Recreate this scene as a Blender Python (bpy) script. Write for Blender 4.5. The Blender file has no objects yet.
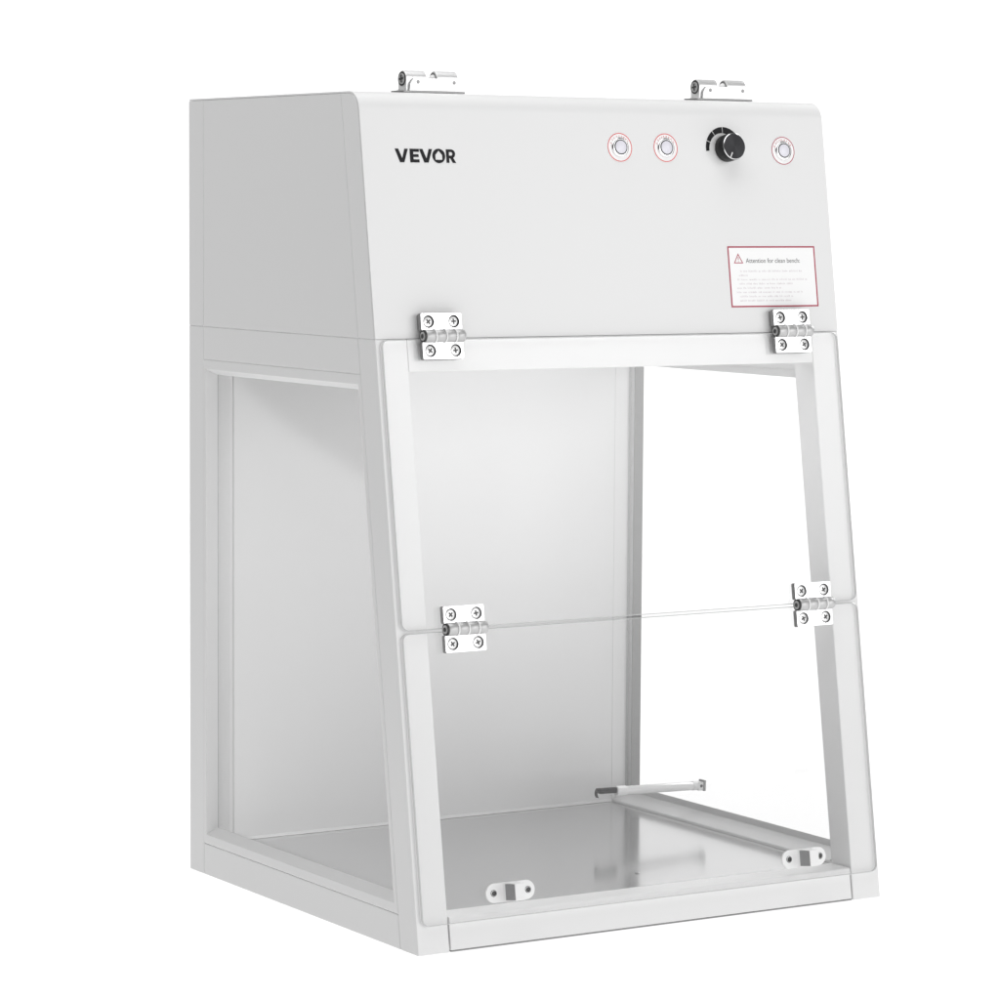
import bpy, bmesh, math, random
from mathutils import Matrix, Vector
random.seed(7)
scene = bpy.context.scene
COL = scene.collection
PI = math.pi

# ------------------------------------------------------------------ sizes
W, DB, T, ZS, H = 0.4725, 0.4152, 0.1497, 0.4978, 0.700   # width, depth at the base, lean of the front, seam height, height
TH = math.atan(T); CT, ST = math.cos(TH), math.sin(TH)
TUBE = 0.030

# ------------------------------------------------------------------ materials
def mat(name, col, rough=0.4, metal=0.0, spec=0.5, noise=0.0, bump=0.0, scale=60, coat=0.0):
    m = bpy.data.materials.new(name); m.use_nodes = True
    nt = m.node_tree; b = nt.nodes['Principled BSDF']
    b.inputs['Base Color'].default_value = (*col, 1)
    b.inputs['Roughness'].default_value = rough
    b.inputs['Metallic'].default_value = metal
    b.inputs['Specular IOR Level'].default_value = spec
    if coat: b.inputs['Coat Weight'].default_value = coat
    if noise or bump:
        tc = nt.nodes.new('ShaderNodeTexCoord'); n = nt.nodes.new('ShaderNodeTexNoise')
        n.inputs['Scale'].default_value = scale; n.inputs['Detail'].default_value = 4
        nt.links.new(tc.outputs['Object'], n.inputs['Vector'])
        if noise:
            mr = nt.nodes.new('ShaderNodeMapRange')
            mr.inputs['To Min'].default_value = rough - noise; mr.inputs['To Max'].default_value = rough + noise
            nt.links.new(n.outputs['Fac'], mr.inputs['Value']); nt.links.new(mr.outputs['Result'], b.inputs['Roughness'])
        if bump:
            bp = nt.nodes.new('ShaderNodeBump'); bp.inputs['Strength'].default_value = bump; bp.inputs['Distance'].default_value = 0.0005
            nt.links.new(n.outputs['Fac'], bp.inputs['Height']); nt.links.new(bp.outputs['Normal'], b.inputs['Normal'])
    return m

def clear_mat(name, tint, ior):
    """Thin clear acrylic sheet: straight-through light plus a Fresnel reflection."""
    m = bpy.data.materials.new(name); m.use_nodes = True
    nt = m.node_tree; nt.nodes.clear()
    out = nt.nodes.new('ShaderNodeOutputMaterial'); mx = nt.nodes.new('ShaderNodeMixShader')
    tr = nt.nodes.new('ShaderNodeBsdfTransparent'); tr.inputs['Color'].default_value = (*tint, 1)
    gl = nt.nodes.new('ShaderNodeBsdfGlossy'); gl.inputs['Roughness'].default_value = 0.06
    gl.inputs['Color'].default_value = (1, 1, 1, 1)
    # Fresnel by angle, the same from either side of the sheet (facing-based Schlick curve)
    lw = nt.nodes.new('ShaderNodeLayerWeight'); lw.inputs['Blend'].default_value = 0.5
    pw = nt.nodes.new('ShaderNodeMath'); pw.operation = 'POWER'; pw.inputs[1].default_value = 5
    ml = nt.nodes.new('ShaderNodeMath'); ml.operation = 'MULTIPLY_ADD'; ml.inputs[1].default_value = 1 - ior; ml.inputs[2].default_value = ior
    nt.links.new(lw.outputs['Facing'], pw.inputs[0]); nt.links.new(pw.outputs[0], ml.inputs[0])
    nt.links.new(ml.outputs[0], mx.inputs['Fac'])
    nt.links.new(tr.outputs[0], mx.inputs[1]); nt.links.new(gl.outputs[0], mx.inputs[2]); nt.links.new(mx.outputs[0], out.inputs['Surface'])
    return m

PAINT = mat('white_powder_coat', (0.80, 0.80, 0.80), 0.40, noise=0.05, bump=0.012, scale=900)
PAINT2 = mat('white_sheet_metal', (0.80, 0.80, 0.80), 0.36, noise=0.05, bump=0.010, scale=700)
RAILM = mat('white_satin_rail', (0.80, 0.80, 0.80), 0.32, noise=0.05, bump=0.010, scale=700)
PLASTIC = mat('white_plastic', (0.84, 0.84, 0.84), 0.35)
STEEL = mat('polished_floor_steel', (0.61, 0.61, 0.615), 0.14, metal=0.82, noise=0.02, scale=40)
CHROME = mat('hinge_metal', (0.86, 0.86, 0.87), 0.24, metal=1.0, noise=0.05, scale=300)
SATIN = mat('barrel_metal', (0.56, 0.56, 0.56), 0.50, metal=0.8, noise=0.06, scale=300)
DARKM = mat('dark_metal', (0.07, 0.07, 0.07), 0.4, metal=0.6)
DARKEDGE = mat('grey_cast_edge_and_shade', (0.30, 0.30, 0.30), 0.45, metal=0.8)  # metal edges, and dark lines put in for shade under parts
BLACK = mat('black_anodised', (0.010, 0.010, 0.011), 0.36, spec=0.25)
NICKEL = mat('bright_nickel', (0.90, 0.90, 0.90), 0.42, metal=0.75, noise=0.05, scale=300)
BLACKP = mat('black_print', (0.014, 0.014, 0.016), 0.55, spec=0.2)
INK = mat('dark_grey_ink', (0.12, 0.12, 0.125), 0.6)
FAINT = mat('pale_grey_ink', (0.66, 0.60, 0.63), 0.6)
RED = mat('red_ink', (0.43, 0.045, 0.085), 0.55)
REDL = mat('light_red_ink', (0.70, 0.06, 0.06), 0.55)
GREYR = mat('handle_side_grey', (0.30, 0.30, 0.305), 0.6)
GREYG = mat('jamb_shade_grey', (0.22, 0.22, 0.22), 0.6)
PINK = mat('faded_red_ink', (0.74, 0.36, 0.37), 0.55)
STICK = mat('white_sticker', (0.94, 0.94, 0.94), 0.35)
CAPM = mat('pale_button_lens', (0.80, 0.79, 0.86), 0.25)
WHITEM = mat('white_mark', (0.88, 0.88, 0.88), 0.5)
GLOSSW = mat('lamp_tube_white', (0.86, 0.86, 0.86), 0.22)
CLEAR = clear_mat('clear_acrylic', (0.997, 0.997, 0.997), 0.036)
CLEARS = clear_mat('clear_side_acrylic', (0.94, 0.94, 0.94), 0.036)
EDGE = mat('acrylic_cut_edge', (0.60, 0.605, 0.605), 0.3)
EDGE.node_tree.nodes['Principled BSDF'].inputs['Alpha'].default_value = 0.8

# ------------------------------------------------------------------ mesh builder
class MB:
    def __init__(s): s.v, s.f, s.m = [], [], []
    def add(s, vs, fs, M=None, mi=0):
        o = len(s.v)
        for p in vs:
            p = Vector(p); s.v.append(tuple(M @ p if M else p))
        for f in fs: s.f.append([o + i for i in f]); s.m.append(mi)
        return s
    def box(s, x0, x1, y0, y1, z0, z1, M=None, mi=0):
        vs = [(x0,y0,z0),(x1,y0,z0),(x1,y1,z0),(x0,y1,z0),(x0,y0,z1),(x1,y0,z1),(x1,y1,z1),(x0,y1,z1)]
        return s.add(vs, [(0,3,2,1),(4,5,6,7),(0,1,5,4),(1,2,6,5),(2,3,7,6),(3,0,4,7)], M, mi)
    def prism(s, poly, a, b, axis='z', M=None, mi=0, side_mi=None):
        """poly in the two axes other than `axis` (xy for z, yz for x, xz for y)."""
        n = len(poly)
        def P(p, h): return (p[0],p[1],h) if axis == 'z' else ((h,p[0],p[1]) if axis == 'x' else (p[0],h,p[1]))
        vs = [P(p,a) for p in poly] + [P(p,b) for p in poly]
        s.add(vs, [tuple(range(n))[::-1], tuple(range(n,2*n))], M, mi)
        s.add(vs, [(i,(i+1)%n,n+(i+1)%n,n+i) for i in range(n)], M, mi if side_mi is None else side_mi)
        return s
    def lathe(s, prof, M=None, n=48, mi=0):
        """prof: (radius, height) pairs round local z."""
        vs, fs = [], []
        for r, h in prof:
            for k in range(n):
                a = 2*PI*k/n; vs.append((r*math.cos(a), r*math.sin(a), h))
        for i in range(len(prof)-1):
            for k in range(n):
                k2 = (k+1)%n; fs.append((i*n+k, i*n+k2, (i+1)*n+k2, (i+1)*n+k))
        if prof[0][0] > 1e-6: fs.append(tuple(range(n))[::-1])
        if prof[-1][0] > 1e-6: fs.append(tuple((len(prof)-1)*n+k for k in range(n)))
        return s.add(vs, fs, M, mi)
    def loops(s, ls, closed=True, M=None, mi=0, mis=None):
        """loft a ring of equally long loops; the last joins the first."""
        n = len(ls[0]); vs = [p for l in ls for p in l]; m = len(ls)
        for i in range(m if closed else m-1):
            j = (i+1) % m
            s.add(vs, [(i*n+k, i*n+(k+1)%n, j*n+(k+1)%n, j*n+k) for k in range(n)], M, mis[i] if mis else mi)
        return s
    def build(s, name, mats, parent=None, bevel=0.0, seg=2, smooth=True, angle=35, bmat=-1):
        me = bpy.data.meshes.new(name); me.from_pydata(s.v, [], s.f)
        for m in (mats if isinstance(mats, (list, tuple)) else [mats]): me.materials.append(m)
        for p, i in zip(me.polygons, s.m): p.material_index = i
        bm = bmesh.new(); bm.from_mesh(me)
        bmesh.ops.remove_doubles(bm, verts=bm.verts, dist=1e-7)
        bmesh.ops.recalc_face_normals(bm, faces=bm.faces)
        if bevel:
            es = [e for e in bm.edges if len(e.link_faces) == 2 and e.calc_face_angle(0) > math.radians(30)]
            bmesh.ops.bevel(bm, geom=es, offset=bevel, segments=seg, profile=0.5, affect='EDGES', clamp_overlap=True, material=bmat)
        if smooth:
            for f in bm.faces: f.smooth = True
            for e in bm.edges:
                if len(e.link_faces) != 2 or e.calc_face_angle(0) > math.radians(angle): e.smooth = False
        bm.to_mesh(me); bm.free()
        o = bpy.data.objects.new(name, me); COL.objects.link(o)
        if parent: o.parent = parent
        if bevel and smooth:
            wn = o.modifiers.new('weighted', 'WEIGHTED_NORMAL'); wn.keep_sharp = True; wn.weight = 100; wn.mode = 'FACE_AREA'
        return o

def curve_plate(outlines, thick, M, name, mats, parent, bevel=0.0):
    """A flat plate with holes: 2-D outlines filled and extruded from 0 to thick."""
    cu = bpy.data.curves.new(name, 'CURVE'); cu.dimensions = '2D'; cu.fill_mode = 'BOTH'; cu.extrude = thick/2
    cu.bevel_depth = bevel; cu.bevel_resolution = 2; cu.offset = -bevel
    for pts in outlines:
        sp = cu.splines.new('POLY'); sp.points.add(len(pts)-1); sp.use_cyclic_u = True
        for q, p in zip(sp.points, pts): q.co = (p[0], p[1], 0, 1)
    tmp = bpy.data.objects.new(name + '_tmp', cu); COL.objects.link(tmp)
    dg = bpy.context.evaluated_depsgraph_get()
    me = bpy.data.meshes.new_from_object(tmp.evaluated_get(dg))
    bpy.data.objects.remove(tmp); bpy.data.curves.remove(cu)
    me.transform(M @ Matrix.Translation((0,0,thick/2)))
    me.materials.clear()
    for m in mats: me.materials.append(m)
    n = (M.to_3x3() @ Vector((0,0,1))).normalized()
    for p in me.polygons:
        p.material_index = 1 if len(mats) > 1 and abs(p.normal.dot(n)) < 0.3 else 0
        p.use_smooth = False
    o = bpy.data.objects.new(name, me); COL.objects.link(o); o.parent = parent
    return o

def text_mesh(body, size, M, name, material, parent, align='LEFT', width=None, lift=0.0):
    cu = bpy.data.curves.new(name, 'FONT'); cu.body = body; cu.size = size; cu.align_x = align; cu.extrude = 0.00004
    tmp = bpy.data.objects.new(name + '_tmp', cu); COL.objects.link(tmp)
    dg = bpy.context.evaluated_depsgraph_get()
    me = bpy.data.meshes.new_from_object(tmp.evaluated_get(dg))
    bpy.data.objects.remove(tmp); bpy.data.curves.remove(cu)
    xs = [v.co.x for v in me.vertices]
    if width: me.transform(Matrix.Diagonal((width/(max(xs)-min(xs)), 1, 1, 1)))
    me.transform(M @ Matrix.Translation((0,0,lift)))
    me.materials.clear(); me.materials.append(material)
    for p in me.polygons: p.material_index = 0
    o = bpy.data.objects.new(name, me); COL.objects.link(o); o.parent = parent
    return o

def FM(x, z, off=0.0):
    """Frame on the leaning front plane: local x to the right, y up the slope, z outwards."""
    M = Matrix(((1,0,0,x),(0,ST,-CT,T*z),(0,CT,ST,z),(0,0,0,1)))
    return M @ Matrix.Translation((0,0,off))
def circ(cx, cy, r, n=28, a0=0): return [(cx+r*math.cos(a0+2*PI*k/n), cy+r*math.sin(a0+2*PI*k/n)) for k in range(n)]
def rrect(x0, x1, y0, y1, r, n=7):
    out = []
    for cx, cy, a in ((x1-r,y0+r,-PI/2),(x1-r,y1-r,0),(x0+r,y1-r,PI/2),(x0+r,y0+r,PI)):
        for k in range(n): t = a + PI/2*k/(n-1); out.append((cx+r*math.cos(t), cy+r*math.sin(t)))
    return out

# ------------------------------------------------------------------ the bench
bench = bpy.data.objects.new('clean_bench', None); COL.objects.link(bench)
bench['label'] = 'white desktop clean bench with clear hinged front doors and grey steel floor'
bench['category'] = 'clean bench'

G = 0.00008                    # half joint between neighbouring panels
ZB = 0.0008                    # underside
def mirror(x): return W - x
PW = 0.0288                    # visible width of a post on the side

# ---- corner posts of the work chamber
for right in (False, True):
    x0, x1 = (0, TUBE) if not right else (W-TUBE, W)
    mb = MB(); zt = ZS - G
    mb.prism([(T*ZB,ZB),(T*ZB+PW-G,ZB),(T*zt+PW-G,zt),(T*zt,zt)], x0, x1, 'x')
    mb.build('corner_post', PAINT, bench, 0.0012, 3)
    mb = MB(); mb.box(x0, x1, DB-PW+G, DB, ZB, zt)
    mb.build('corner_post', PAINT, bench, 0.0012, 3)
    # ---- side rails
    for z0, z1 in ((ZB, 0.0298), (0.4680, ZS-G)):
        mb = MB(); mb.prism([(T*z0+PW+G,z0),(DB-PW-G,z0),(DB-PW-G,z1),(T*z1+PW+G,z1)], x0, x1, 'x')
        mb.build('side_rail', PAINT, bench, 0.0013, 3)
    # ---- window insert: flat lip, bevel, square inner edge
    def ring(iz, iy, x):
        zb, zt2 = 0.0302 + iz, 0.4676 - iz
        yb = DB - PW - G - iy; yf = lambda z: T*z + PW + G + iy
        X = x if not right else W - x
        return [(X, yf(zb), zb), (X, yb, zb), (X, yb, zt2), (X, yf(zt2), zt2)]
    fr = MB().loops([ring(-0.0008,-0.0008,0.0009), ring(0.0003,0.0003,-0.0002), ring(0.0080,0.0050,-0.0002),
                     ring(0.0134,0.0054,0.0115), ring(-0.0008,-0.0008,0.0118)]).build('window_frame', PAINT, bench, 0.0004, 2)
    if right:   # added dark strip, shade of the far window's jamb put in as colour
        jy = DB - PW - G - 0.0054
        MB().box(W-0.0112, W-0.0008, jy-0.0007, jy+0.0010, 0.0385, 0.4580).build('jamb_shade', GREYG, fr, 0.0002)
    a, b = ring(0.0060,0.0006,0.0119), ring(0.0060,0.0006,0.0145)
    MB().add(a+b, [(0,1,2,3),(7,6,5,4)]).add(a+b, [(0,4,5,1),(1,5,6,2),(2,6,7,3),(3,7,4,0)], mi=1).build('window_pane', [CLEARS, EDGE], fr, smooth=False)
    # sloping gasket along the inside of the sill
    gp = [(0.0298,0.0299),(0.0119,0.0299),(0.0119,0.0376),(0.0146,0.0370),(0.0290,0.0306)]
    MB().prism([(gx if not right else W-gx, gz) for gx, gz in gp], 0.0365, DB-PW-0.0006, 'y').build('window_gasket', PLASTIC, fr, 0.0003)
    # strip added to keep the groove between chamber and hood from going dark
    jx = (0.0007, 0.0118) if not right else (W-0.0118, W-0.0007)
    MB().box(*jx, T*ZS+0.0012, DB-0.0010, ZS-0.0014, ZS+0.0014).build('added_groove_strip', PLASTIC, bench, smooth=False)

# ---- back wall and rails
MB().box(TUBE+G, W-TUBE-G, 0.3862, 0.3895, 0.0292, 0.4972).build('back_panel', PAINT2, bench, 0.0006)
for z0, z1 in ((ZB,0.0290),(0.4683,ZS-G)):
    MB().box(TUBE+G, W-TUBE-G, 0.3900, DB-0.0006, z0, z1).build('back_rail', PAINT, bench, 0.0008)
# ---- floor tray with a bead of sealant at the back
floor_ = MB().box(TUBE+0.0005, W-TUBE-0.0005, 0.0318, 0.3858, 0.0255, 0.0287).build('floor_plate', STEEL, bench, 0.0005)
MB().prism([(0.3830,0.0289),(0.3860,0.0289),(0.3860,0.0316),(0.3852,0.0314)], TUBE+0.001, W-TUBE-0.001, 'x').build('sealant_bead', PLASTIC, floor_, 0.0004)
MB().lathe([(0.0022,0.0),(0.0022,0.0003),(0.0017,0.0007),(0,0.0008)], Matrix.Translation((0.2668,0.0795,0.0287)), 20).build('rivet', DARKEDGE, floor_)
# ---- front rails
f = lambda z, d=0.0: T*z + d
MB().prism([(f(.0022,.0010),.0022),(f(.0225,.0010),.0225),(f(.0236,.0002),.0236),(f(.0280,.0002),.0280),(f(.029,.0012),.0291),(0.0302,0.0291),(0.0302,0.0022)], TUBE+0.0018, W-TUBE-0.0010, 'x').build('front_rail', RAILM, bench, 0.0005, 2)
MB().box(TUBE+0.0018, W-TUBE-0.0010, f(.0016,.0011), 0.0300, 0.0010, 0.0020).build('rail_shade', DARKEDGE, bench, smooth=False)  # added dark strip that draws the shade line under the rail
MB().prism([(f(.4705),.4705),(f(ZS-G),ZS-G),(f(ZS-G,.0285),ZS-G),(f(.4705,.0285),.4705)], TUBE+G, W-TUBE-G, 'x').build('front_rail', PAINT, bench, 0.0010, 2)

# ---- hood
ZH = ZS + G
R_ = 0.0175
def hood_profile(inset, n=10):
    """front line, bend, top line as (y, z) points, moved inwards by inset."""
    r = R_ - inset
    cz = H - R_; cy = T*cz + 0.0 + R_/CT - 0  # bend centre: R_ behind the front plane, R_ under the top
    cy = (T*cz) + R_/CT
    pts = [(T*ZH + inset/CT, ZH)]
    for k in range(n+1):
        a = (PI - TH) + (PI/2 - (PI - TH)) * k/n
        pts.append((cy + r*math.cos(a), cz + r*math.sin(a)))
    pts.append((DB-0.0004-inset, H-inset))
    return pts
cover = MB()
po, pi_ = hood_profile(0), hood_profile(0.0014)
n = len(po); x0, x1 = 0.0004, W-0.0004
vs = [(x0,*p) for p in po]+[(x1,*p) for p in po]+[(x0,*p) for p in pi_]+[(x1,*p) for p in pi_]
fs = []
for i in range(n-1):
    fs += [(i,i+1,n+i+1,n+i),(2*n+i,3*n+i,3*n+i+1,2*n+i+1),(i,2*n+i,2*n+i+1,i+1),(n+i,n+i+1,3*n+i+1,3*n+i)]
fs += [(0,n,3*n,2*n),(n-1,3*n-1,4*n-1,2*n-1)]
cover.add(vs, fs).build('hood_cover', PAINT2, bench, angle=50)
for right in (False, True):
    x0, x1 = (0, 0.012) if not right else (W-0.012, W)
    pr = hood_profile(0.0016, 12)
    # front strip: the curved corner, closed by the joint line 28 mm behind the front
    jl = lambda z: T*z + PW - 0.0004
    strip = pr[:-1]
    zt = H - 0.0016
    yj = jl(zt)
    strip = [p for p in strip if p[0] < yj - 0.0002]
    strip += [(yj, zt), (jl(ZH), ZH)]
    MB().prism(strip, x0, x1, 'x').build('hood_corner_trim', PAINT, bench, 0.0006, 2)
    MB().prism([(jl(ZH)+2*G,ZH),(yj+2*G,zt),(DB-PW+G-2*G,zt),(DB-PW-G,ZH)], x0, x1, 'x').build('hood_side_panel', PAINT2, bench, 0.0007, 2)
    MB().prism([(DB-PW+G,ZH),(DB-PW+G,zt),(DB,zt),(DB,ZH)], x0, x1, 'x').build('hood_corner_trim', PAINT, bench, 0.0007, 2)
MB().box(0.0125, W-0.0125, DB-0.0035, DB-0.0020, ZH, H-0.002).build('hood_back', PAINT2, bench)
MB().prism([(T*ZH+0.003,ZH),(DB-0.004,ZH),(DB-0.004,ZH+0.0022),(T*ZH+0.0035,ZH+0.0022)], 0.0125, W-0.0125, 'x').build('chamber_ceiling', PAINT2, bench)

# ---- light panel under the chamber ceiling
cl = MB().box(0.0900, W-0.0900, 0.1150, 0.1900, ZH-0.0075, ZH-0.0003).build('ceiling_light', PLASTIC, bench, 0.0010)
LED = bpy.data.materials.new('led_diffuser'); LED.use_nodes = True
LED.node_tree.nodes['Principled BSDF'].inputs['Emission Color'].default_value = (1,1,1,1)
LED.node_tree.nodes['Principled BSDF'].inputs['Emission Strength'].default_value = 2.3
MB().box(0.0940, W-0.0940, 0.1190, 0.1860, ZH-0.0092, ZH-0.0077).build('light_diffuser', LED, cl, smooth=False)

# ---- clear doors
def door(name, x0, x1, z0, z1):
    M = FM(0, 0, 0.0008)
    o = MB().prism(rrect(x0, x1, z0/CT, z1/CT, 0.0065), 0, 0.0030, 'z', M, 0, 1).build(name, [CLEAR, EDGE], bench, 0.0007, 1, bmat=1)
    return o
upper = door('upper_door', 0.0042, 0.4690, 0.2612, 0.4970)
lower = door('lower_door', 0.0042, 0.4690, 0.0238, 0.2592)
DOFF = 0.0039                   # outer face of the doors

# ---- pull handles on the lower door
def pull(cx, z):
    M = FM(cx, z, DOFF + 0.0002)
    mb = MB(); L, R2 = 0.0236, 0.0080
    base = [(-L+R2+R2*math.cos(a), R2*math.sin(a)) for a in [PI/2+PI*k/14 for k in range(15)]] + [(L-R2+R2*math.cos(a), R2*math.sin(a)) for a in [-PI/2+PI*k/14 for k in range(15)]]
    # block that leaves the strap with a sweep at its foot
    def sec(x0, x1, hh, h): return [(x0,-hh,h),(x1,-hh,h),(x1,hh,h),(x0,hh,h)]
    mb.prism(base, 0, 0.0022, 'z', M)
    ls = [sec(-0.0115,0.0115,0.0078,0.0018), sec(-0.0072,0.0078,0.0076,0.0028), sec(-0.0052,0.0062,0.0074,0.0055), sec(-0.0046,0.0056,0.0072,0.0105), sec(-0.0044,0.0052,0.0070,0.0168)]
    mb.loops(ls, closed=False, M=M)
    mb.add(ls[-1], [(0,1,2,3)], M); mb.add(ls[0], [(3,2,1,0)], M)
    h = mb.build('door_handle', PLASTIC, lower, 0.0007, 2)
    MB().loops([[(-0.0062,-0.0066,0.0042),(-0.0062,0.0066,0.0042),(-0.0040,0.0066,0.0042),(-0.0040,-0.0066,0.0042)],[(-0.0050,-0.0066,0.0105),(-0.0050,0.0066,0.0105),(-0.0040,0.0066,0.0105),(-0.0040,-0.0066,0.0105)],[(-0.0048,-0.0064,0.0162),(-0.0048,0.0064,0.0162),(-0.0040,0.0064,0.0162),(-0.0040,-0.0064,0.0162)]], closed=False, M=M).build('handle_side', GREYR, lower, smooth=False)  # thin darker grey layer over the left side of the block
    for s in (-1, 1):
        Ms = M @ Matrix.Translation((s*0.0166, 0, 0.0022))
        q = MB().lathe([(0.0029,0),(0.0029,0.0005),(0.0024,0.0008),(0.0022,0.0008),(0.0018,0.0003),(0.0013,0.0003),(0.0013,0.0007),(0,0.0009)], Ms, 24)
        q.m = [1 if (i//24) in (1, 3, 4, 5, 6) else 0 for i in range(len(q.m))]
        q.build('handle_screw', [CHROME, DARKM], lower)
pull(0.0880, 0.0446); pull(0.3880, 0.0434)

# ---- hinges
def plus(l, w): return [(l,-w),(l,w),(w,w),(w,l),(-w,l),(-w,w),(-l,w),(-l,-w),(-w,-w),(-w,-l),(w,-l),(w,-w)]
def cross_screw(M, r, rot, parent, name='screw', slot=0.52):
    mb = MB(); n = 28
    mb.lathe([(r,-0.0022),(r,-0.0004),(r*0.93,0.0000),(r*0.60,0.0004),(0,0.0006)], M, n)
    mb.prism(plus(r*slot, r*0.16), 0.0002, 0.00068, 'z', M @ Matrix.Rotation(rot, 4, 'Z'), 1)
    return mb.build(name, [NICKEL, DARKM], parent)
def hinge(cx, z, off_lo, off_hi, rots):
    e = bpy.data.objects.new('hinge', None); COL.objects.link(e); e.parent = bench
    hw, th = 0.0196, 0.0044
    for s, off in ((1, off_hi), (-1, off_lo)):
        M = FM(cx, z, off)
        y0, y1 = (0.0046, 0.0192) if s > 0 else (-0.0192, -0.0046)
        if s < 0: pass
        cs = [(-0.0122, 0.0120*s), (0.0120, 0.0120*s)]
        outl = [rrect(-hw, hw, y0, y1, 0.0014, 4)] + [circ(c[0], c[1], 0.0051, 32) for c in cs]
        curve_plate(outl, th, M, 'hinge_leaf', [CHROME, DARKEDGE], e, 0.0003)
        for c in cs:
            cross_screw(M @ Matrix.Translation((c[0], c[1], th-0.0009)), 0.0043, rots.pop(0), e)
    if z > 0.4:
        MB().box(-hw+0.0012, hw-0.0012, 0.0052, 0.0182, 0.0001, off_hi-0.0001, FM(cx, z)).build('hinge_spacer', DARKEDGE, e, 0.0003)
    # barrel: knuckles with pale washers between them
    Mb = FM(cx, z, 0.0080) @ Matrix.Rotation(PI/2, 4, 'Y')
    x0 = -hw + 0.0022; mb = MB(); R3 = 0.0055
    cuts = [0, 0.0098, 0.0196, 0.0294, 0.0388]
    prof = []
    for a, b in zip(cuts[:-1], cuts[1:]):
        last = b == cuts[-1]
        mb.lathe([(R3-0.0004, x0+a+0.0003),(R3, x0+a+0.0008),(R3, x0+b-(0.0030 if last else 0.0016)),(R3*(0.86 if last else 0.95), x0+b-(0.0010 if last else 0.0009)),(R3*(0.55 if last else 0.9), x0+b-0.0003)], Mb, 40)
        if not last: mb.lathe([(R3*0.8,x0+b-0.0010),(R3+0.00035,x0+b-0.0008),(R3+0.00035,x0+b+0.0004),(R3*0.8,x0+b+0.0006)], Mb, 40, 1)
    mb.lathe([(R3-0.0002,x0-0.0008),(R3-0.0002,x0+0.0004)], Mb, 40, 2)
    mb.lathe([(R3*0.66,x0-0.0014),(R3*0.66,x0-0.0007)], Mb, 32, 0)
    mb.lathe([(R3*0.34,x0-0.0018),(R3*0.34,x0-0.0013)], Mb, 24, 2)
    # the curled tongues that tie each leaf to its knuckles
    for s, off, (a, b) in ((1, off_hi, (0.0003,0.0090)), (1, off_hi, (0.0202,0.0286)), (-1, off_lo, (0.0104,0.0188)), (-1, off_lo, (0.0300,0.0358))):
        M = FM(cx, z, 0)
        mb.box(x0+a, x0+b, min(s*0.0015, s*0.0052), max(s*0.0015, s*0.0052), off, 0.0066, M, 0)
    mb.build('hinge_barrel', [SATIN, PLASTIC, DARKM], e, angle=40)
hinge(0.0590, 0.4988, DOFF, DOFF, [0.65, 0.05, 0.9, 0.1])
hinge(0.0607, 0.2604, DOFF, DOFF, [0.75, 0.15, 0.6, 0.35])
hinge(0.4162, 0.4979, DOFF, DOFF, [0.2, 0.05, 0.7, 0.5])
hinge(0.4172, 0.2602, DOFF, DOFF, [0.8, 0.55, 0.4, 0.6])

# ---- ball catches on the top
def catch(cx):
    e = bpy.data.objects.new('ball_catch', None); COL.objects.link(e); e.parent = bench
    M = Matrix.Translation((cx, 0.128, H+0.0002))
    MB().prism(rrect(-0.0268,0.0355,-0.004,0.017,0.003,4), 0.0002, 0.0018, 'z', M, 0, 1).build('catch_base', [NICKEL, DARKEDGE], e, 0.0003)  # sides darkened to draw the shadow gap under the base
    def arch(r, h): return [(-r,0.0018),(r,0.0018)] + [(r*math.cos(a), h + r*math.sin(a)) for a in [PI*k/16 for k in range(17)]]
    for a, b in ((-0.0205,-0.0005),(0.0095,0.0300)):
        mb = MB(); mb.prism([(p[0]+0.0072, p[1]) for p in arch(0.0066, 0.0120)], a, b, 'x', M)
        mb.build('catch_barrel', [NICKEL], e, 0.0006, 2)
        Ms = M @ Matrix.Translation((a-0.0001, 0.0072, 0.0118)) @ Matrix.Rotation(-PI/2, 4, 'Y')
        if a < -0.01:
            mb = MB(); mb.lathe([(0.0060,0),(0.0060,0.0004),(0.0049,0.0004),(0.0049,0.0002)], Ms, 32, 1)
            mb.lathe([(0.0046,0.0002),(0.0044,0.0008),(0,0.0010)], Ms, 32, 0)
            mb.prism(plus(0.0032, 0.0008), 0.0004, 0.0012, 'z', Ms @ Matrix.Rotation(0.12,4,'Z'), 1)
            mb.build('catch_screw', [SATIN, DARKM], e)
        else:
            mb = MB(); mb.lathe([(0.0058,-0.0002),(0.0058,0.0003),(0.0044,0.0003),(0.0044,0.0001)], Ms, 32, 1)
            mb.lathe([(0.0042,0.0001),(0.0038,0.0016),(0.0024,0.0030),(0,0.0036)], Ms, 32, 0)
            mb.build('catch_ball', [PLASTIC, DARKEDGE], e)
    # folded front sheet of the body
    pts = [(-0.0185,0.0019),(0.0305,0.0019),(0.0305,0.0112),(0.0295,0.0122),(-0.0140,0.0124),(-0.0160,0.0104),(-0.0178,0.0078)]
    MB().prism(pts, -0.0022, -0.0006, 'y', M).build('catch_plate', [NICKEL], e, 0.0003)
    for sx in (-0.0105, 0.0245):
        MB().lathe([(0.0016,0),(0.0013,0.0005),(0,0.0006)], M @ Matrix.Translation((sx,-0.0022,0.0092)) @ Matrix.Rotation(PI/2,4,'X'), 16).build('rivet', DARKEDGE, e)
    for sx in (-0.0240, 0.0328):
        cross_screw(M @ Matrix.Translation((sx, 0.0065, 0.0019)), 0.0024, 0.4, e, 'screw')
catch(0.0800); catch(0.3775)

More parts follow.
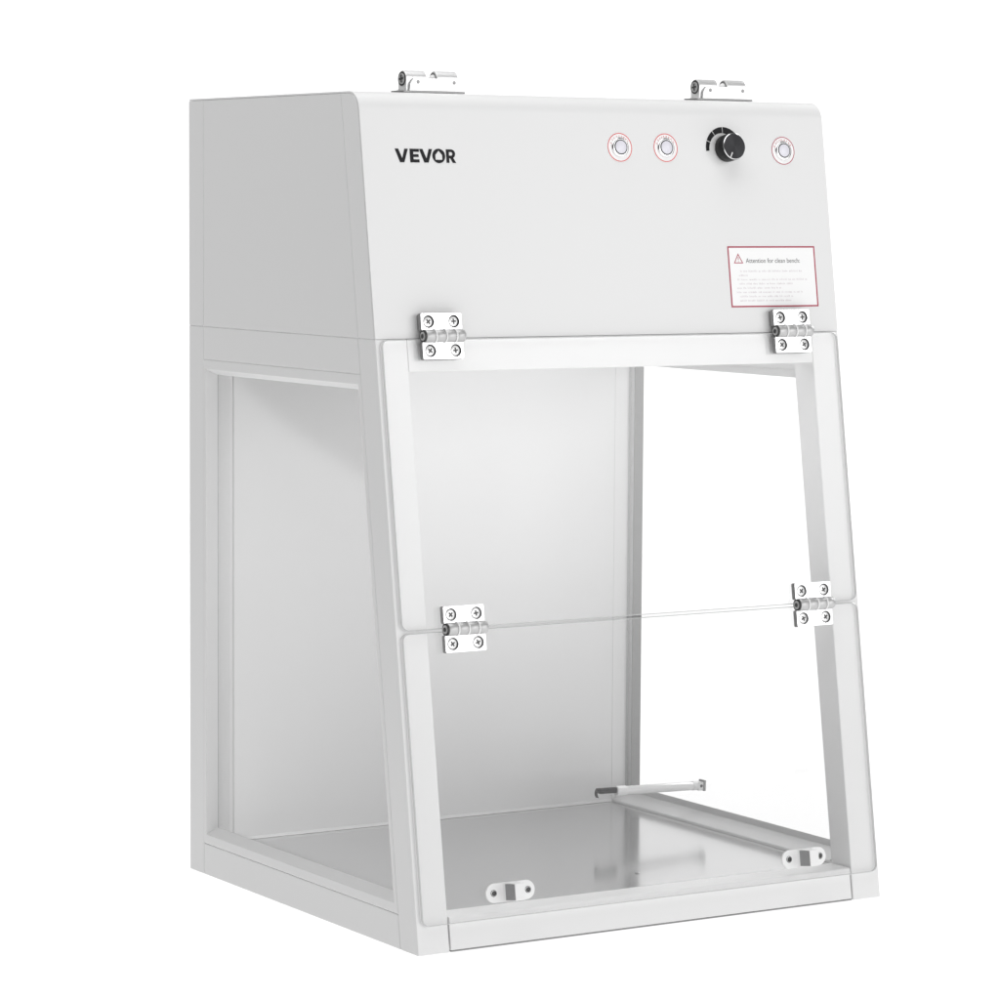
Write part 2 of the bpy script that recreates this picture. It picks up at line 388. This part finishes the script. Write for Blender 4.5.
# ---- push buttons
def button(x, z, ring_mat):
    e = bpy.data.objects.new('push_button', None); COL.objects.link(e); e.parent = bench
    M = FM(x, z)
    mb = MB(); mb.lathe([(0.0127,0.00010),(0.0127,0.00030)], M, 64)
    st = mb.build('button_sticker', STICK, e)
    rg = MB(); rg.loops([[(r*math.cos(2*PI*k/64), r*math.sin(2*PI*k/64), h) for k in range(64)] for r, h in ((0.0117,0.00025),(0.0117,0.00042),(0.0124,0.00042),(0.0124,0.00025))], M=M)
    # tiny print along the upper half of the ring
    a = math.radians(158); tp = MB()
    while a > math.radians(25):
        w = random.uniform(0.0003, 0.0007); h = random.uniform(0.0004, 0.0008)
        tp.box(-w, w, -h, h, 0.00030, 0.00038, M @ Matrix.Translation((0.0098*math.cos(a), 0.0098*math.sin(a), 0)) @ Matrix.Rotation(a-PI/2,4,'Z'))
        a -= random.choice((0.24, 0.27, 0.34))
    rg.build('sticker_ring', ring_mat, st, smooth=False); tp.build('sticker_print', PINK, st, smooth=False)
    MB().lathe([(0.0087,0.0003),(0.0087,0.0008),(0.0082,0.0016),(0.0074,0.0020),(0.0068,0.0020),(0.0065,0.0014),(0.0065,0.0010)], M, 48).build('button_bezel', CHROME, e)
    MB().loops([[(r*math.cos(2*PI*k/48), r*math.sin(2*PI*k/48), h) for k in range(48)] for r, h in ((0.0056,0.0016),(0.0056,0.0021),(0.0065,0.0021),(0.0065,0.0016))], M=M).build('button_gasket', DARKM, e)
    MB().lathe([(0.0056,0.0012),(0.0056,0.0023),(0.0050,0.0026),(0,0.0028)], M, 40).build('button_cap', CAPM, e)
button(0.2535, 0.6574, REDL); button(0.3010, 0.6577, REDL); button(0.4265, 0.6568, RED)

# ---- speed knob with its printed scale
kn = bpy.data.objects.new('control_knob', None); COL.objects.link(kn); kn.parent = bench
M = FM(0.3627, 0.6578)
sc = MB()
for a0, a1, w0, w1 in ((187,160,0.0034,0.0039),(157.5,128,0.0040,0.0046),(125.5,92,0.0047,0.0053),(89.5,35,0.0054,0.0060)):
    ks = [a0+(a1-a0)*k/10 for k in range(11)]
    out = [(0.0190*math.cos(math.radians(a)), 0.0190*math.sin(math.radians(a))) for a in ks]
    inn = [((0.0190-(w0+(w1-w0)*k/10))*math.cos(math.radians(a)), (0.0190-(w0+(w1-w0)*k/10))*math.sin(math.radians(a))) for k, a in enumerate(ks)]
    sc.prism(out+inn[::-1], 0.0001, 0.00025, 'z', M)
sc.build('dial_scale', BLACKP, kn, smooth=False)
M = FM(0.3646, 0.6578)
kb = MB(); nk = 96
def knurl(r, h, amp): return [( (r+(amp if k%2 else -amp))*math.cos(2*PI*k/nk), (r+(amp if k%2 else -amp))*math.sin(2*PI*k/nk), h) for k in range(nk)]
ls = [knurl(0.0116,0.0006,0), knurl(0.0118,0.0010,0.00012), knurl(0.0118,0.0126,0.00012), knurl(0.0116,0.0130,0)]
kb.loops(ls, closed=False, M=M); kb.add(ls[0], [tuple(range(nk))[::-1]], M)
body = kb.build('knob_body', BLACK, kn)
MB().lathe([(0.0116,0.0130),(0.0116,0.0133),(0.0111,0.0138),(0.0109,0.0136)], M, 64).build('knob_rim', CHROME, body)
# turned face: shallow concentric grooves give the anodised sheen
KFACE = mat('turned_black_face', (0.030,0.030,0.032), 0.33, metal=0.9)
KFACE.node_tree.nodes['Principled BSDF'].inputs['Anisotropic'].default_value = 0.85
tg = KFACE.node_tree.nodes.new('ShaderNodeTangent'); tg.direction_type = 'RADIAL'; tg.axis = 'Z'
KFACE.node_tree.links.new(tg.outputs[0], KFACE.node_tree.nodes['Principled BSDF'].inputs['Tangent'])
fo = MB().lathe([(0.0110,0.0),(0.0110,0.0006),(0.0055,0.00062),(0.0001,0.00065)], None, 64).build('knob_face', KFACE, body)
fo.matrix_local = M @ Matrix.Translation((0,0,0.0132))
MB().box(-0.00045, 0.00045, 0.0062, 0.0108, 0.0138, 0.01405, M @ Matrix.Rotation(math.radians(152),4,'Z')).build('pointer_mark', WHITEM, body, smooth=False)

# ---- warning label
lab = MB(); M = FM(0.4057, 0.5464)
hw, hh = 0.0472, 0.0268
lab.prism(rrect(-hw, hw, -hh, hh, 0.0008, 4), 0.0001, 0.0002, 'z', M)
label = lab.build('warning_label', STICK, bench, smooth=False)
bd = MB(); bw = 0.0013
def rect3(x, y, h): return [(-x,-y,h),(x,-y,h),(x,y,h),(-x,y,h)]
bd.loops([rect3(hw-bw,hh-bw,.00018), rect3(hw-bw,hh-bw,.00028), rect3(hw,hh,.00028), rect3(hw,hh,.00018)], M=M)
tri = [(-0.0413,0.0118),(-0.0313,0.0118),(-0.0363,0.0206)]
c0 = (sum(p[0] for p in tri)/3, sum(p[1] for p in tri)/3)
tin = [(c0[0]+(p[0]-c0[0])*0.74, c0[1]+(p[1]-c0[1])*0.74) for p in tri]
bd.loops([[(*p,.00018) for p in tin],[(*p,.00028) for p in tin],[(*p,.00028) for p in tri],[(*p,.00018) for p in tri]], M=M)
bd.box(-0.0366,-0.0360,0.0146,0.0175,.0002,.00026,M); bd.box(-0.0366,-0.0360,0.0131,0.0137,.0002,.00026,M)
bd.build('label_border', RED, label, smooth=False)
text_mesh('Attention for clean bench:', 0.0058, M @ Matrix.Translation((-0.0284,0.0122,0)), 'label_heading', INK, label, width=0.0585, lift=0.00024)
fp = MB()
for i, (xa, xb) in enumerate(((-.0350,.0320),(-.0368,-.0265),(-.0385,.0365),(-.0372,.0205),(-.0395,.0080),(-.0402,.0305),(-.0372,.0200),(-.0372,.0175))):
    y = 0.0050 - i*0.0037; x = xa
    while x < xb:
        wl = random.randint(2, 8)
        for k in range(wl):
            if x > xb: break
            cw = random.uniform(0.00055, 0.0009); ch = random.choice((0.0011, 0.0011, 0.0016))
            fp.box(x, x+cw*0.55, y-0.0008, y-0.0008+ch, .0002, .00025, M)
            if random.random() < .6: fp.box(x, x+cw, y-0.0008+random.choice((0,0.0005,0.0009)), y-0.0005+random.choice((0,0.0005)), .0002, .00024, M)
            x += cw + 0.00045
        x += 0.0012
fp.build('label_small_print', FAINT, label, smooth=False)

# ---- brand lettering, cut as flat polygons
lg = MB(); M = FM(0.0311, 0.6421) @ Matrix.Diagonal((0.955,0.955,1,1)); hL = 0.0118
def poly(ps): lg.prism(ps, 0.0001, 0.0003, 'z', M)
def V(x, w=0.0130):
    st = 0.0034
    poly([(x,hL),(x+st,hL),(x+w/2+0.0004,0.0034),(x+w/2+0.0004,0),(x+w/2-0.0020,0)])
    poly([(x+w,hL),(x+w-st,hL),(x+w/2+0.0004,0.0034),(x+w/2+0.0004,0),(x+w/2+0.0022,0)])
V(0.0)
x = 0.0147; poly([(x,0),(x+.0034,0),(x+.0034,hL),(x,hL)])
for y0, y1, xe in ((0,.0026,.0092),(.0047,.0071,.0086),(hL-.0026,hL,.0092)): poly([(x+.0034,y0),(x+xe,y0),(x+xe,y1),(x+.0034,y1)])
V(0.0242)
# the O: round outside, house-shaped hole
cx, cy, ro = 0.0436, hL/2, 0.0063
nO = 48
def house(a):
    """distance from the centre to the house outline in direction a."""
    pts = [(-.0035,-.0034),(.0035,-.0034),(.0035,.0009),(0,.0047),(-.0035,.0009)]
    dx, dy = math.cos(a), math.sin(a); best = 1
    for p, q in zip(pts, pts[1:]+pts[:1]):
        ex, ey = q[0]-p[0], q[1]-p[1]; den = dx*ey - dy*ex
        if abs(den) < 1e-12: continue
        t = (p[0]*ey - p[1]*ex)/den; u = (p[0]*dy - p[1]*dx)/den
        if t > 0 and -1e-6 <= u <= 1+1e-6: best = min(best, t)
    return best
an = [2*PI*k/nO for k in range(nO)]
lo = [(cx+ro*1.02*math.cos(a), cy+ro*math.sin(a)) for a in an]; li = [(cx+house(a)*math.cos(a), cy+house(a)*math.sin(a)) for a in an]
lg.loops([[(*p,.0001) for p in li],[(*p,.0003) for p in li],[(*p,.0003) for p in lo],[(*p,.0001) for p in lo]], M=M)
x = 0.0511; poly([(x,0),(x+.0028,0),(x+.0028,hL),(x,hL)])
# R bowl as a bent strip, then its leg
bo, bi = [], []
for k in range(13):
    a = PI/2 - PI*k/12
    bo.append((x+.0050+.0041*math.cos(a), hL-.0039+.0039*math.sin(a))); bi.append((x+.0048+.0016*math.cos(a), hL-.0039+.0016*math.sin(a)))
bo = [(x+.0028,hL)]+bo+[(x+.0028,hL-.0078)]; bi = [(x+.0028,hL-.0023)]+bi+[(x+.0028,hL-.0055)]
for i in range(len(bo)-1): poly([bo[i],bo[i+1],bi[i+1],bi[i]])
poly([(x+.0038,.0041),(x+.0068,.0046),(x+.0096,0),(x+.0063,0)])
lg.build('lettering', BLACKP, bench, smooth=False)

# ---- tube lamp on the right window
tl = bpy.data.objects.new('tube_lamp', None); COL.objects.link(tl); tl.parent = bench
YL, ZL = 0.2530, 0.0668
def XM(x): return Matrix.Translation((x, YL, ZL)) @ Matrix.Rotation(PI/2, 4, 'Y')
MB().lathe([(0.0038,0.0),(0.0041,0.0005),(0.0041,0.0760),(0.0038,0.0766)], XM(0.3690), 40).build('glass_tube', GLOSSW, tl)
MB().lathe([(0.0042,0.0),(0.0046,0.0005),(0.0046,0.0105),(0.0041,0.0110)], XM(0.3590), 40).build('end_cap', PLASTIC, tl)
MB().lathe([(0.0044,0.0),(0.0044,0.0050),(0.0040,0.0055)], XM(0.4450), 40).build('end_cap', PLASTIC, tl)
q = MB(); q.prism(rrect(-0.0024,0.0024,-0.0026,0.0026,0.0008,4), 0.3405, 0.3588, 'x', Matrix.Translation((0,YL,ZL+0.0010)))
ca = [(0.3402+0.0036*math.cos(a), 0.0050*math.sin(a)-0.0010) for a in [math.radians(110+k*10) for k in range(14)]]
cb = [(0.3402+0.0027*math.cos(a), 0.0041*math.sin(a)-0.0010) for a in [math.radians(110+k*10) for k in range(14)]]
for i in range(13): q.prism([ca[i],ca[i+1],cb[i+1],cb[i]], -0.002, 0.002, 'y', Matrix.Translation((0,YL,ZL)))
q.build('lamp_holder', BLACK, tl, 0.0002)
q = MB(); q.box(0.4500,0.4558,YL-0.0038,YL+0.0038,ZL-0.0044,ZL+0.0036); q.box(0.4558,W-0.0145,YL-0.0046,YL+0.0046,ZL-0.0050,ZL+0.0052,mi=1)
q.lathe([(0.0016,0),(0.0012,0.0006)], Matrix.Translation((0.4532,YL-0.0038,ZL)) @ Matrix.Rotation(PI/2,4,'X'), 16, 2)
q.build('end_bracket', [PLASTIC, DARKEDGE, DARKM], tl, 0.0004)

# the tube sags a little towards its bracket
tl.matrix_world = Matrix.Translation((0.345, YL, ZL)) @ Matrix.Rotation(0.030, 4, 'Y') @ Matrix.Translation((-0.345, -YL, -ZL))

# ------------------------------------------------------------------ studio sweep
SW = bpy.data.materials.new('glowing_sweep'); SW.use_nodes = True
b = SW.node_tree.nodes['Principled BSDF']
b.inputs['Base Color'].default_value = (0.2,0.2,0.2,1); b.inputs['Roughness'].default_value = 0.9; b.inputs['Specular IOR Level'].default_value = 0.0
b.inputs['Emission Color'].default_value = (1,1,1,1); b.inputs['Emission Strength'].default_value = 0.96  # glow added so the sweep stays white without contact shadow
yaw = 0.552
prof = [(-3.2,0.0)] + [(1.6,0.0)] + [(1.6+1.0*math.sin(a), 1.0-1.0*math.cos(a)) for a in [PI/2*k/12 for k in range(1,13)]] + [(2.6,1.6)]
sw = MB(); ny = len(prof); hwid = 3.4
vs = [(-hwid,*p) for p in prof] + [(hwid,*p) for p in prof]
sw.add(vs, [(i, ny+i, ny+i+1, i+1) for i in range(ny-1)])
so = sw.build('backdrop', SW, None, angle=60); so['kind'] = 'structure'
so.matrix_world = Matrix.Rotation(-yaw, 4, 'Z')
so['label'] = 'seamless bright white studio sweep under and behind the bench'; so['category'] = 'backdrop'

# ------------------------------------------------------------------ world and lamps
w = bpy.data.worlds.new('World'); scene.world = w; w.use_nodes = True
w.node_tree.nodes['Background'].inputs['Color'].default_value = (1,1,1,1)
w.node_tree.nodes['Background'].inputs['Strength'].default_value = 0.08

def area(name, loc, target, sx, sy, power):
    l = bpy.data.lights.new(name, 'AREA'); l.shape = 'RECTANGLE'; l.size = sx; l.size_y = sy; l.energy = power
    o = bpy.data.objects.new(name, l); COL.objects.link(o); o.location = loc
    o.rotation_euler = (Vector(target) - Vector(loc)).to_track_quat('-Z', 'Y').to_euler()
    return o
key = area('key_softbox', (1.9, -2.4, 1.10), (0.24, 0.1, 0.45), 2.0, 2.2, 1)
# a softbox is hottest round its lamp and falls off towards the edge of the cloth
key.data.use_nodes = True; nt = key.data.node_tree
em = nt.nodes['Emission']; ge = nt.nodes.new('ShaderNodeNewGeometry'); vs_ = nt.nodes.new('ShaderNodeVectorMath'); vs_.operation = 'DISTANCE'
vs_.inputs[1].default_value = (0.50, 0.58, 0)
mr = nt.nodes.new('ShaderNodeMapRange'); mr.interpolation_type = 'SMOOTHSTEP'
mr.inputs['From Min'].default_value = 0.05; mr.inputs['From Max'].default_value = 0.52; mr.inputs['To Min'].default_value = 1.0; mr.inputs['To Max'].default_value = 0.30
nt.links.new(ge.outputs['Parametric'], vs_.inputs[0]); nt.links.new(vs_.outputs['Value'], mr.inputs['Value']); nt.links.new(mr.outputs['Result'], em.inputs['Strength'])
key.data.energy = 47
area('top_softbox', (-0.25, 0.15, 1.95), (-0.10, 0.15, 0.40), 2.0, 2.0, 27)
area('front_softbox', (0.60, -3.0, 0.75), (0.24, 0.2, 0.30), 1.4, 1.1, 19)
area('right_softbox', (2.1, 0.7, 1.3), (0.3, 0.2, 0.2), 1.0, 1.2, 34)

# ------------------------------------------------------------------ camera (from the fitted vanishing points)
cam = bpy.data.cameras.new('camera'); co = bpy.data.objects.new('camera', cam); COL.objects.link(co)
yw, pt, rl = 5.5190e-1, 8.8800e-2, 6.6e-3
cy, sy, cp, sp = math.cos(yw), math.sin(yw), math.cos(pt), math.sin(pt)
F = Vector((sy*cp, cy*cp, -sp)); Rv = Vector((cy,-sy,0)); U = Rv.cross(F)
R2v = Rv*math.cos(rl) + U*math.sin(rl); U2 = -Rv*math.sin(rl) + U*math.cos(rl)
co.matrix_world = Matrix(((R2v.x,U2.x,-F.x,-1.3400),(R2v.y,U2.y,-F.y,-2.2983),(R2v.z,U2.z,-F.z,0.6088),(0,0,0,1)))
cam.sensor_width = 36; cam.lens = 3339.13/1000*36; cam.clip_start = 0.05; cam.clip_end = 60
cam.shift_x = -0.25/1000; cam.shift_y = 0.83/1000
scene.camera = co

scene.view_settings.view_transform = 'Standard'; scene.view_settings.look = 'None'
scene.view_settings.exposure = 0; scene.view_settings.gamma = 1; scene.view_settings.use_curve_mapping = False
scene.render.engine = 'CYCLES'
c = scene.cycles
c.use_denoising = True; c.max_bounces = 12; c.diffuse_bounces = 6; c.glossy_bounces = 6; c.transparent_max_bounces = 24
c.caustics_reflective = True; c.sample_clamp_indirect = 4
